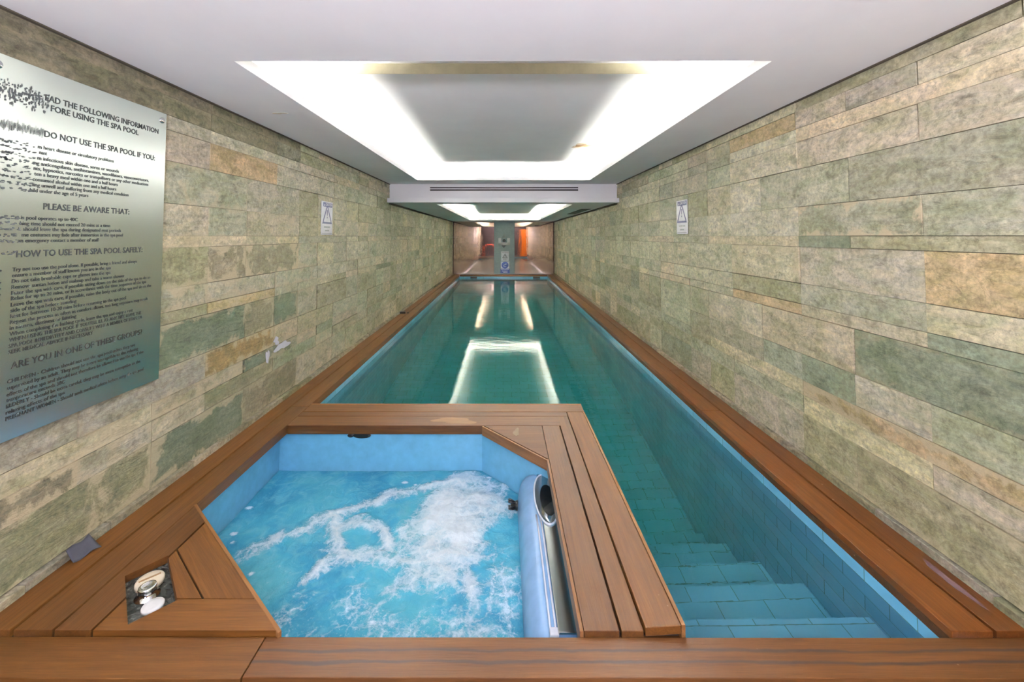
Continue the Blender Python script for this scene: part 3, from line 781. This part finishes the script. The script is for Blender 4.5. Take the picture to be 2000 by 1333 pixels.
# ------------------------------------------------------------------ timber decks
def board(poly, parent, mat, along='y', z0=-.03, z1=0., bevel=.002, holes=None, name='plank', lift=None):
    """one board from a plan outline; its local x axis runs along the grain"""
    cx = sum(q[0] for q in poly) / len(poly); cy = sum(q[1] for q in poly) / len(poly)
    rz = {'y': R(90), 'x': 0.}.get(along, along if not isinstance(along, str) else 0.)
    mb = MB(); holed = False
    pieces = [poly]
    if holes:
        pcs = minus(poly, holes); holed = len(pcs) != 1; pieces = pcs
    for pc in pieces: mb.prism(pc, z0, z1)
    if lift:
        for i, q in enumerate(mb.v):
            d = max(0, 1 - math.hypot(q[0] - lift[0], q[1] - lift[1]) / lift[2]); mb.v[i] = (q[0], q[1], q[2] + d * lift[3])
    return mb.build(name, mat, parent, bevel=0 if holed else bevel, loc=(cx, cy, z1), rotz=rz)
def rect(x0, x1, y0, y1): return [(x0, y0), (x1, y0), (x1, y1), (x0, y1)]
YF = 1.578                    # front edge of the raised boards
# left walkway
t = thing('timber_walkway', 'long brown two-plank timber walkway under the left stone wall', 'decking', (-1.75, YF, 0))
cuts = [YF, 4.12, 6.6, 9.0, 11.5, 13.6, YB - .005]
for a, b in zip(cuts, cuts[1:]): board(rect(-1.897, -1.761, a + .001, b - .001), t, M['wood'])
cuts = [YF, 3.585, 6.1, 8.2, 10.7, 13.0, 15.68]
for a, b in zip(cuts, cuts[1:]): board(rect(-1.748, -XI, a + .001, b - .001), t, M['wood'], z0=-.065)
mb = MB(); mb.box(-1.80, -1.70, YF + .01, YB - .2, -.064, -.034); mb.build('bearer', M['slot'], t)
# right walkway
t = thing('timber_walkway', 'long red-brown two-plank timber walkway under the right stone wall', 'decking', (1.75, YF, 0))
cuts = [YF, 4.55, 8.45, 11.2, 13.6, YB - .005]
for a, b in zip(cuts, cuts[1:]): board(rect(1.770, 1.897, a + .001, b - .001), t, M['wood_red'])
cuts = [YF, 3.506, 6.6, 9.7, 12.4, 15.68]
for a, b in zip(cuts, cuts[1:]): board(rect(XI, 1.758, a + .001, b - .001), t, M['wood_red'], z0=-.03)
mb = MB(); mb.box(1.70, 1.83, YF + .01, YB - .2, -.064, -.0335); mb.build('bearer', M['slot'], t)
mb = MB(); mb.box(XI, XI + .02, YF, 15.68, -.065, -.031); mb.build('fascia', M['wood_dark'], t)
disc_patch('reflection_mark', M['mark'], t, splat(1.835, 1.80, .018, .10, seed=6, rough=.5), 0, .0008)  # lavender reflection on the deck, painted as a thin patch
# far end
t = thing('timber_walkway', 'short timber walkway across the far end below the mirrors', 'decking', (0, 15.84, 0))
board(rect(-1.756, 1.766, 15.845, YB - .055), t, M['wood'], 'x'); board(rect(-1.60, 1.60, 15.685, 15.838), t, M['wood'], 'x', z0=-.065)

# spa surround with the cut corners
spa = thing('spa_deck', 'timber surround of the hot tub with cut corners and boards of several widths', 'decking', (-.5, 2.4, 0))
PANEL = [(-1.357, 1.601), (-1.257, 1.705), (-1.475, 1.934), (-1.564, 1.821)]
PANEL_CCW = PANEL
CUT_A, CUT_B = (-1.608, 2.297), (-.785, YF)          # near left cut of the tub opening
# far beam: three boards
board(rect(-XI + .004, .44, 3.229, 3.390), spa, M['wood'], 'x', z0=-.065)
board(rect(-XI + .004, .512, 3.396, 3.474), spa, M['wood'], 'x')
board(rect(-XI + .004, .658, 3.480, 3.628), spa, M['wood'], 'x')
# right beam: three boards
board(rect(.297, .423, YF, 3.226), spa, M['wood'])
board(rect(.432, .510, YF, 3.392), spa, M['wood'], z0=-.03)
board(rect(.516, .643, YF, 3.476), spa, M['wood'], lift=(.66, YF, .32, .020))
board(rect(.645, .660, YF, 3.476), spa, M['wood_edge'], z0=-.07, z1=.001, bevel=.002, name='edging', lift=(.66, YF, .32, .020))
board(rect(.281, .295, YF - .002, 2.750), spa, M['wood_edge'], z0=-.065, z1=.001, bevel=.002, name='edging')
board(rect(-XI, .66, 3.630, 3.642), spa, M['wood_edge'], 'x', z0=-.07, z1=.001, bevel=.002, name='edging')
# far right corner infill and its slanting fascia
board([(-.135, 3.226), (.294, 3.226), (.294, 2.755)], spa, M['wood'], 'x', z1=-.001)
def slab(a, b, th, z0, z1, inner=1):
    """upright board from a to b in plan, th thick to the left of a->b"""
    d = Vector((b[0] - a[0], b[1] - a[1])).normalized(); nrm = Vector((-d.y, d.x)) * th
    return [(a[0], a[1]), (b[0], b[1]), (b[0] + nrm.x, b[1] + nrm.y), (a[0] + nrm.x, a[1] + nrm.y)]
board(slab((.290, 2.742), (-.143, 3.221), .012, 0, 0)[::-1], spa, M['wood_edge'], math.atan2(.479, -.433), z0=-.065, z1=.001, bevel=.002, name='fascia')
disc_patch('worn_patch', M['wood_worn'], spa, splat(-.37, 3.312, .15, .055, n=36, seed=12, rough=.45), 0, .0008)
disc_patch('worn_patch', M['mark2'], spa, splat(.10, 3.12, .018, .07, n=20, seed=14, rough=.6), 0, .0008)
# near left corner
Cx0, Cx1 = -XI + .011, -1.470
line = lambda P, d: [(P[0], P[1]), (P[0] + d[0], P[1] + d[1])]
full = [(Cx0, YF), (CUT_B[0], YF), (CUT_A[0] + .002, CUT_A[1])]
jl = ((-1.157, 1.712), (-1.472, 1.981))              # joint parallel to the cut
def sub(poly, *cl):
    for a, b, l in cl: poly = clip(poly, a, b, l)
    return poly
cutdir = (CUT_A[0] - CUT_B[0], CUT_A[1] - CUT_B[1]); L_ = math.hypot(*cutdir); ln = (-cutdir[1] / L_, cutdir[0] / L_)
def offs(a, b, d): return ((a[0] + ln[0] * d, a[1] + ln[1] * d), (b[0] + ln[0] * d, b[1] + ln[1] * d))
lipa, lipb = offs(CUT_B, CUT_A, .014)
cutang = math.atan2(cutdir[1], cutdir[0])
board(sub(full, (lipb, lipa, False), ((Cx1, 0), (Cx1, 9), True)), spa, M['wood'], 'y', holes=PANEL_CCW)
rest = sub(full, (lipb, lipa, False), ((Cx1 + .009, 0), (Cx1 + .009, 9), False))
board(sub(rest, ((0, 1.709), (1, 1.709), False)), spa, M['wood'], 'x', holes=PANEL_CCW)
upper = sub(rest, ((0, 1.714), (1, 1.714), True))
board(sub(upper, (jl[0], jl[1], False)), spa, M['wood'], cutang)
jo = [(q[0] - .005, q[1] - .004) for q in jl]
board(sub(upper, (jo[0], jo[1], True)), spa, M['wood'], cutang, holes=PANEL_CCW)
board([CUT_B, CUT_A, lipb, lipa], spa, M['wood_edge'], cutang, z0=-.065, z1=.001, bevel=.002, name='edging')
mb = MB(); mb.box(.296, .643, YF + .004, YF + .018, -.065, -.032)
mb.build('end_board', M['wood_dark'], spa)
mb = MB(); mb.box(.34, .642, YF + .02, 3.57, -.064, -.0305); mb.box(-XI + .004, .34, 3.392, 3.57, -.0655, -.0305); mb.build('bearer', M['slot'], spa)
# carcass below the surround, tiled towards the pool
mb = MB(); mb.box(.60, .64, YF, 3.62, ZFLOOR, -.067); mb.box(-1.63, .64, 3.575, 3.615, ZFLOOR, -.066)
mb.build('tiled_upstand', M['tile'], spa)

# front step
t = thing('timber_step', 'broad timber front step across the bottom with a dark-streaked right board', 'step', (0, 1.5, -.2))
board(rect(-1.90, -.842, 1.430, YF - .004), t, M['wood'], 'x', z0=-.047, z1=-.018)
board(rect(-.838, 1.90, 1.434, YF - .004), t, M['wood_front'], 'x', z0=-.047, z1=-.018)
mb = MB(); mb.box(-1.899, 1.899, 1.431, 1.477, -.30, -.048); mb.build('backing', M['wood_dark'], t)
board(rect(-.95, .62, 1.408, 1.428), t, M['wood_front'], 'x', z0=-.20, z1=-.049, name='riser_board')
board(rect(.624, 1.90, 1.408, 1.428), t, M['wood_dark'], 'x', z0=-.20, z1=-.049, name='riser_board')
board(rect(-1.90, -.954, 1.408, 1.428), t, M['wood_dark'], 'x', z0=-.20, z1=-.049, name='riser_board')

# ------------------------------------------------------------------ control panel sunk in the near left corner
ctr = Vector((sum(q[0] for q in PANEL) / 4, sum(q[1] for q in PANEL) / 4, 0))
t = thing('spa_control', 'dark marble control plate with three round buttons sunk in the deck corner', 'control panel', (ctr.x, ctr.y, -.03))
grow = lambda k: [(ctr.x + (x - ctr.x) * k, ctr.y + (y - ctr.y) * k) for x, y in PANEL]
MB().prism(grow(1.04), -.05, -.030).build('base_plate', M['marble'], t, loc=(ctr.x, ctr.y, -.03), rotz=R(-46))
ax = Vector((PANEL[2][0] - PANEL[1][0], PANEL[2][1] - PANEL[1][1], 0)).normalized()
ay = Vector((-ax.y, ax.x, 0))
def at_panel(s, o=0): return ctr + ax * s + ay * o + Vector((0, 0, -.03))
c1 = at_panel(.072, -.005)
MB().lathe([(.050, 0), (.050, .014), (.046, .020), (.030, .023)], c1, n=36).build('dial', M['cream'], t, smooth=True)
mb = MB(); d = ay * .036; w2 = ax * .0035
mb.add([c1 + d + w2 + Vector((0, 0, .0238)), c1 + d - w2 + Vector((0, 0, .0238)), c1 - d - w2 + Vector((0, 0, .0238)), c1 - d + w2 + Vector((0, 0, .0238)),
        c1 + d + w2 + Vector((0, 0, .026)), c1 + d - w2 + Vector((0, 0, .026)), c1 - d - w2 + Vector((0, 0, .026)), c1 - d + w2 + Vector((0, 0, .026))],
       [(0, 1, 2, 3), (4, 7, 6, 5), (0, 4, 5, 1), (1, 5, 6, 2), (2, 6, 7, 3), (3, 7, 4, 0)]); mb.build('pointer', M['rust'], t)
c2 = at_panel(-.003, .008)
MB().lathe([(.042, 0), (.042, .006), (.030, .010), (.028, .032), (.031, .036), (.029, .042), (.021, .044), (.019, .039)], c2, n=36).build('chrome_button', M['chrome'], t, smooth=True)
c3 = at_panel(-.083, -.004)
MB().lathe([(.037, 0), (.037, .008), (.034, .012), (.020, .0128)], c3, n=36).build('air_button', M['white'], t, smooth=True)

# ------------------------------------------------------------------ hot tub
tubp = [(-1.69, 1.50), (.31, 1.50), (.31, 2.80), (-.155, 3.285), (-1.69, 3.285)]
tub = thing('spa_tub', 'sunken pale blue acrylic hot tub shell with a cut far corner', 'hot tub', (-.6, 2.4, -.95))
def wall_run(pts, z0, z1, th, closed=True):
    mb = MB(); n = len(pts)
    cxm = sum(q[0] for q in pts) / n; cym = sum(q[1] for q in pts) / n
    outp = []
    for i in range(n):
        P = Vector(pts[i]); A = Vector(pts[i - 1]); B = Vector(pts[(i + 1) % n])
        d1 = (P - A).normalized(); d2 = (B - P).normalized()
        n1 = Vector((d1.y, -d1.x)); n2 = Vector((d2.y, -d2.x)); nn = (n1 + n2); nn /= max(.2, nn.dot(n1))
        outp.append(P + nn * th)
    for i in range(n):
        j = (i + 1) % n
        q = [pts[i], pts[j], tuple(outp[j]), tuple(outp[i])]
        mb.prism(q, z0, z1)
    return mb
wall_run(tubp, -.95, -.066, .02).build('shell_wall', M['tub'], tub)
MB().prism(tubp, -.97, -.95).build('basin_floor', M['tub'], tub)
MB().lathe([(.068, -.004), (.068, .004), (.05, .006)], (-1.065, 3.283, -.098), rotY, n=28, sx=1.0, sy=.30).build('overflow_slot', M['black'], tub)
MB().lathe([(.024, -.004), (.024, .004), (.012, .008)], (-1.15, 3.283, -.098), rotY, n=16, sy=.6).build('jet', M['black'], tub)

# counter-current / shoulder console along the right wall of the tub
con = thing('jet_console', 'rounded pale blue console with white trim along the right side of the hot tub', 'spa console', (.2, 2.3, -.4))
prof = [(.100, -.62), (.098, -.36), (.102, -.30), (.112, -.25), (.128, -.212), (.150, -.188), (.172, -.178), (.196, -.173), (.24, -.171), (.30, -.171)]
ys = [1.735, 1.742, 1.76, 1.79, 1.83, 2.2, 2.6, 2.86, 2.90, 2.925]
mb = MB(); nP = len(prof)
for y in ys:
    k = 0
    if y < 1.83: k = .045 * (1 - math.sqrt(max(0, 1 - ((1.83 - y) / .096) ** 2)))
    if y > 2.86: k = .03 * (1 - math.sqrt(max(0, 1 - ((y - 2.86) / .066) ** 2)))
    for x, z in prof: mb.v.append((x + k * (1 if x < .2 else 0), y, z - k * .9))
for i in range(len(ys) - 1):
    for j in range(nP - 1): mb.face((i * nP + j, (i + 1) * nP + j, (i + 1) * nP + j + 1, i * nP + j + 1))
mb.face(tuple(range(nP))); mb.face(tuple((len(ys) - 1) * nP + j for j in range(nP))[::-1])
mb.build('body', M['console'], con, smooth=True)
for x in (.197, .2185): MB().tube([(x, 1.74, -.186), (x, 1.752, -.170), (x, 1.79, -.166), (x, 2.3, -.166), (x - .004, 2.47, -.166)], .0045, 8).build('trim_rail', M['trim_white'], con, smooth=True)
MB().box(.194, .228, 1.738, 1.775, -.176, -.160).build('end_clip', M['trim_white'], con, bevel=.003)
MB().box(.226, .309, 1.75, 2.88, -.172, -.161).build('cover_panel', M['panel_steel'], con, bevel=.006)
mb = MB(); mb.lathe([(1.0, 0), (.97, -.004), (.80, -.020), (.5, -.032), (.1, -.036)], (.262, 2.62, -.157), n=40, sx=.066, sy=.235)
b_ = mb.build('bowl', M['panel_steel'], con, smooth=True)
mb = MB(); pts = [(.262 + .068 * math.cos(a), 2.62 + .24 * math.sin(a), -.157) for a in [2 * math.pi * i / 48 for i in range(48)]]
mb.tube(pts, .0055, 8, True).build('bowl_rim', M['trim_white'], con, smooth=True)
MB().lathe([(1.0, 0), (1.0, .003)], (.272, 2.60, -.160), n=30, sx=.045, sy=.15).build('dark_reflection', M['black'], con)  # black disc painted in for the dark reflection in the panel
mb = MB(); nz = Vector((.06, 2.83, -.335))
mb.lathe([(.030, 0), (.030, .02), (.020, .03), (.018, .055)], nz + Vector((.05, 0, 0)), Matrix.Rotation(R(-90), 3, 'Y'), n=16)
for k in range(6):
    a = k * math.pi / 3; mb.tube([nz + Vector((.03, .015 * math.cos(a), .015 * math.sin(a))), nz + Vector((-.005, .03 * math.cos(a), .026 * math.sin(a) + .006)), nz + Vector((-.02, .026 * math.cos(a), .024 * math.sin(a) + .01))], .006, 6)
mb.build('nozzle', M['black'], con, smooth=True)

# water of the tub: one rippled, foaming surface with a body under it
ZS = -.36
plume = [(-.37, 3.20), (-.21, 3.21), (.02, 3.07), (.05, 2.89), (-.11, 2.62), (-.18, 2.39), (-.24, 2.24), (-.43, 2.18), (-.56, 2.2), (-.45, 2.34), (-.57, 2.5), (-.59, 2.65), (-.51, 2.83)]
strands = [([(-.37, 3.16), (-.8, 2.93), (-1.07, 2.76), (-1.22, 2.66), (-1.31, 2.54), (-1.37, 2.51)], .045),
           ([(-.88, 2.72), (-.7, 2.62), (-.67, 2.47), (-.78, 2.42), (-.93, 2.47), (-1.01, 2.62), (-.88, 2.72)], .035),
           ([(-1.06, 2.75), (-1.0, 2.51), (-.89, 2.43), (-.7, 2.41), (-.45, 2.35)], .05), ([(-.17, 2.30), (-.12, 2.15)], .045),
           ([(-.07, 2.46), (-.2, 2.4)], .05), ([(-.9, 2.42), (-1.0, 2.28)], .035), ([(-1.3, 2.6), (-1.45, 2.42)], .05)]
flecks = [(-1.65, 2.84, .022), (-1.60, 2.61, .020), (-1.56, 2.53, .015), (-.70, 3.13, .022), (-.59, 2.01, .014), (-1.31, 2.29, .014), (-.10, 3.19, .018), (-.62, 3.1, .012)]
def seg_d(p, a, b):
    ax_, ay_ = b[0] - a[0], b[1] - a[1]; t_ = max(0, min(1, ((p[0] - a[0]) * ax_ + (p[1] - a[1]) * ay_) / (ax_ * ax_ + ay_ * ay_)))
    return math.hypot(p[0] - a[0] - ax_ * t_, p[1] - a[1] - ay_ * t_)
def inside(p, poly):
    c = False; j = len(poly) - 1
    for i in range(len(poly)):
        if (poly[i][1] > p[1]) != (poly[j][1] > p[1]) and p[0] < (poly[j][0] - poly[i][0]) * (p[1] - poly[i][1]) / (poly[j][1] - poly[i][1]) + poly[i][0]: c = not c
        j = i
    return c
def foam_at(x, y, with_flecks=True):
    w1 = noise.noise(Vector((x * 6, y * 6, 1.7))) * .06; w2 = noise.noise(Vector((x * 6, y * 6, 9.2))) * .06
    p = (x + w1, y + w2); f = 0.
    dp = min(seg_d(p, plume[i], plume[(i + 1) % len(plume)]) for i in range(len(plume)))
    f = max(f, (.62 + min(.38, dp * 3.2)) if inside(p, plume) else max(0, .62 - dp * 7))
    for pts, w in strands:
        d = min(seg_d(p, a, b) for a, b in zip(pts, pts[1:]))
        f = max(f, .78 * max(0, 1 - d / (w * 2)))
    n1 = noise.fractal(Vector((x * 4.5, y * 4.5, 3.3)), 1.0, 2.0, 4)
    f *= .85 + .5 * n1
    # general bubbling towards the viewer, painted highlights in front of the console
    near = max(0, min(1, (2.65 - y) / .7))
    f = max(f, near * (.20 + .26 * n1))
    sp = max(0, 1 - math.hypot((x - .0) / .17, (y - 2.15) / .42))
    f = max(f, sp * .42 + sp * .2 * n1)
    if not with_flecks: return f
    for fx, fy, fr_ in flecks:
        d = math.hypot(x - fx, (y - fy) * 1.1); f = max(f, 1.15 * max(0, 1 - d / fr_ / 1.5))
    return f
def spa_height(x, y, f):
    near = max(0, min(1, (2.9 - y) / .6))
    h = .010 * noise.fractal(Vector((x * 3, y * 3, .5)), 1.0, 2.0, 3) + .006 * near * noise.fractal(Vector((x * 14, y * 14, 2.)), .8, 2.0, 3)
    return h + .022 * f * (1 + .8 * noise.noise(Vector((x * 11, y * 11, 5.)))) + .004 * f * noise.noise(Vector((x * 40, y * 40, 7.)))
mb = MB(); st = .010; idx = {}
nx, ny = int(2.0 / st), int(1.80 / st); foamv = []
ins = [(-1.685, 1.51), (.305, 1.51), (.305, 2.795), (-.157, 3.28), (-1.685, 3.28)]
for j in range(ny + 1):
    for i in range(nx + 1):
        x = -1.685 + (.305 + 1.685) * i / nx; y = 1.51 + (3.28 - 1.51) * j / ny
        # pull the far right corner onto the slanting wall
        lim = 2.795 + (.305 - x) * (3.28 - 2.795) / (.305 + .157)
        if x > -.157 and y > lim + .012: continue
        if x > -.157 and y > lim: y = lim
        f = foam_at(x, y); idx[(i, j)] = len(mb.v); mb.v.append((x, y, ZS + spa_height(x, y, foam_at(x, y, False)))); foamv.append(f)
for j in range(ny):
    for i in range(nx):
        q = [(i, j), (i + 1, j), (i + 1, j + 1), (i, j + 1)]
        ids = [idx[k] for k in q if k in idx]
        if len(ids) >= 3: mb.face(tuple(ids))
sw = mb.build('spa_water', M['spa'], smooth=True)
fa = sw.data.attributes.new('foam', 'FLOAT', 'POINT')
for i, f in enumerate(foamv): fa.data[i].value = f
tag(sw, 'foaming turquoise water churning inside the hot tub', 'water', kind='stuff')

# ------------------------------------------------------------------ lap pool
pool = thing('lap_pool', 'long narrow lap pool lined with pale blue tiles, steps at the near end', 'pool', (0, 9, ZFLOOR))
MB().box(XI, XI + .05, YF - .05, 15.73, ZFLOOR - .05, -.066).build('side_wall', M['tile'], pool)
MB().box(-XI - .05, -XI, 3.6, 15.73, ZFLOOR - .05, -.066).build('side_wall', M['tile'], pool)
MB().box(-XI, XI, 15.685, 15.735, ZFLOOR - .05, -.066).build('end_wall', M['tile'], pool)
MB().box(-XI, XI, YF - .05, 15.69, ZFLOOR - .05, ZFLOOR).build('pool_floor', M['tile'], pool)
MB().box(.64, XI, YF - .05, YF - .002, ZFLOOR - .05, -.066).build('end_wall', M['tile'], pool)
ST = [(1.933, -.378), (2.35, -.732), (2.75, -1.088), (3.164, -1.438), (3.53, -1.795)]
for i, (y, z) in enumerate(ST):
    mb = MB().box(.64, XI, YF - .002 if i == 0 else ST[i - 1][0], y, ZFLOOR, z); mb.build('step', M['tile'], pool)
for x0, x1 in ((-1.21, -.98), (1.085, 1.34)):
    sk = MB().box(x0, x1, 15.674, 15.688, -.135, -.072).build('skimmer', M['black'], pool)
L = [(.62, 1.56), (1.64, 1.56), (1.64, 15.71), (-1.64, 15.71), (-1.64, 3.595), (.62, 3.595)]
mb = MB(); n = 6
mb.add([(x, y, ZFLOOR - .03) for x, y in L] + [(x, y, ZW) for x, y in L],
       [tuple(range(n))[::-1], tuple(range(n, 2 * n))] + [(i, (i + 1) % n, n + (i + 1) % n, n + i) for i in range(n)])
pw = mb.build('pool_water', M['water'])
tag(pw, 'clear still teal water filling the long lap pool', 'water', kind='stuff')

# ------------------------------------------------------------------ odds and ends
ph = thing('phone', 'small black phone lying on the left walkway by the stone wall', 'phone', (-1.84, 7.83, 0))
MB().box(-1.895, -1.785, 7.80, 7.86, 0, .035).build('case', M['black'], ph, bevel=.006)
MB().box(-1.89, -1.79, 7.806, 7.854, .035, .037).build('screen', M['darkgrey'], ph)
MB().lathe([(.018, 0), (.018, .02), (.01, .025)], (-1.748, 7.85, 0), n=14).build('cap', M['darkgrey'], ph, smooth=True)
mb = MB(); g_ = []
for i in range(9):
    for j in range(6):
        u, v = i / 8, j / 5; y = 1.885 + .10 * u; x = -1.878 + .055 * v * (.6 + .5 * u); z = .05 * (1 - v) ** 1.4 + .004 + .006 * math.sin(7 * u + 3 * v)
        g_.append((x, y, z))
mb.add(g_, [(i * 6 + j, (i + 1) * 6 + j, (i + 1) * 6 + j + 1, i * 6 + j + 1) for i in range(8) for j in range(5)])
ct = mb.build('cloth_scrap', M['cloth'], smooth=True)
so = ct.modifiers.new('solid', 'SOLIDIFY'); so.thickness = .003
tag(ct, 'crumpled slate-blue scrap of cloth at the foot of the left wall', 'cloth')

# ------------------------------------------------------------------ room behind the camera (seen in the mirrors)
struct(MB().box(-W - .1, W + .1, YR - .1, 1.43, -.30, -.20).build('floor', M['floor']))
mb = MB(); YW = YR
mb.box(-W - .1, -.58, YW - .1, YW, -.3, 2.4); mb.box(.58, W + .1, YW - .1, YW, -.3, 2.4); mb.box(-.58, .58, YW - .1, YW, -.3, .35); mb.box(-.58, .58, YW - .1, YW, 1.95, 2.4)
struct(mb.build('wall_rear', M['darkwall']))
mb = MB()
for x in (-.58, -.02, .54): mb.box(x, x + .04, YW - .08, YW - .02, .35, 1.95)
mb.box(-.58, .58, YW - .08, YW - .02, .35, .39); mb.box(-.58, .58, YW - .08, YW - .02, 1.91, 1.95)
struct(mb.build('window_1', M['white']))
dr = struct(MB().box(1.30, 1.78, -1.2, -1.15, -.2, 1.95).build('door_1', M['orange']))
t = thing('grab_rail', 'pair of red-orange curved grab rails reflected in the left mirror', 'rail', (-1.0, -1.0, -.2))
for y in (-1.0, -.75):
    pts = [(-1.55, y, -.2)] + [(-1.05 - .5 * math.cos(a), y, .35 + .45 * math.sin(a)) for a in [math.pi * i / 14 for i in range(15)]] + [(-.55, y, -.2)]
    MB().tube(pts, .03, 10).build('hoop', M['redor'], t, smooth=True)
# fill lamps added over the entrance to light the near end
for x, y in ((-.75, -.9), (.75, -.9)):
    t = thing('fill_lamp', 'flat square fill lamp added over the entrance, %s one' % ('left' if x < 0 else 'right'), 'lamp', (x, y, ZC1), 'added entrance fill lamps')
    MB().box(x - .3, x + .3, y - .3, y + .3, ZC1 - .02, ZC1).build('frame', M['white'], t, bevel=.003)
    MB().box(x - .27, x + .27, y - .27, y + .27, ZC1 - .024, ZC1 - .018).build('diffuser', mat_emit('fill_lamp_diffuser', (.95, .95, 1.0), 12.0), t)
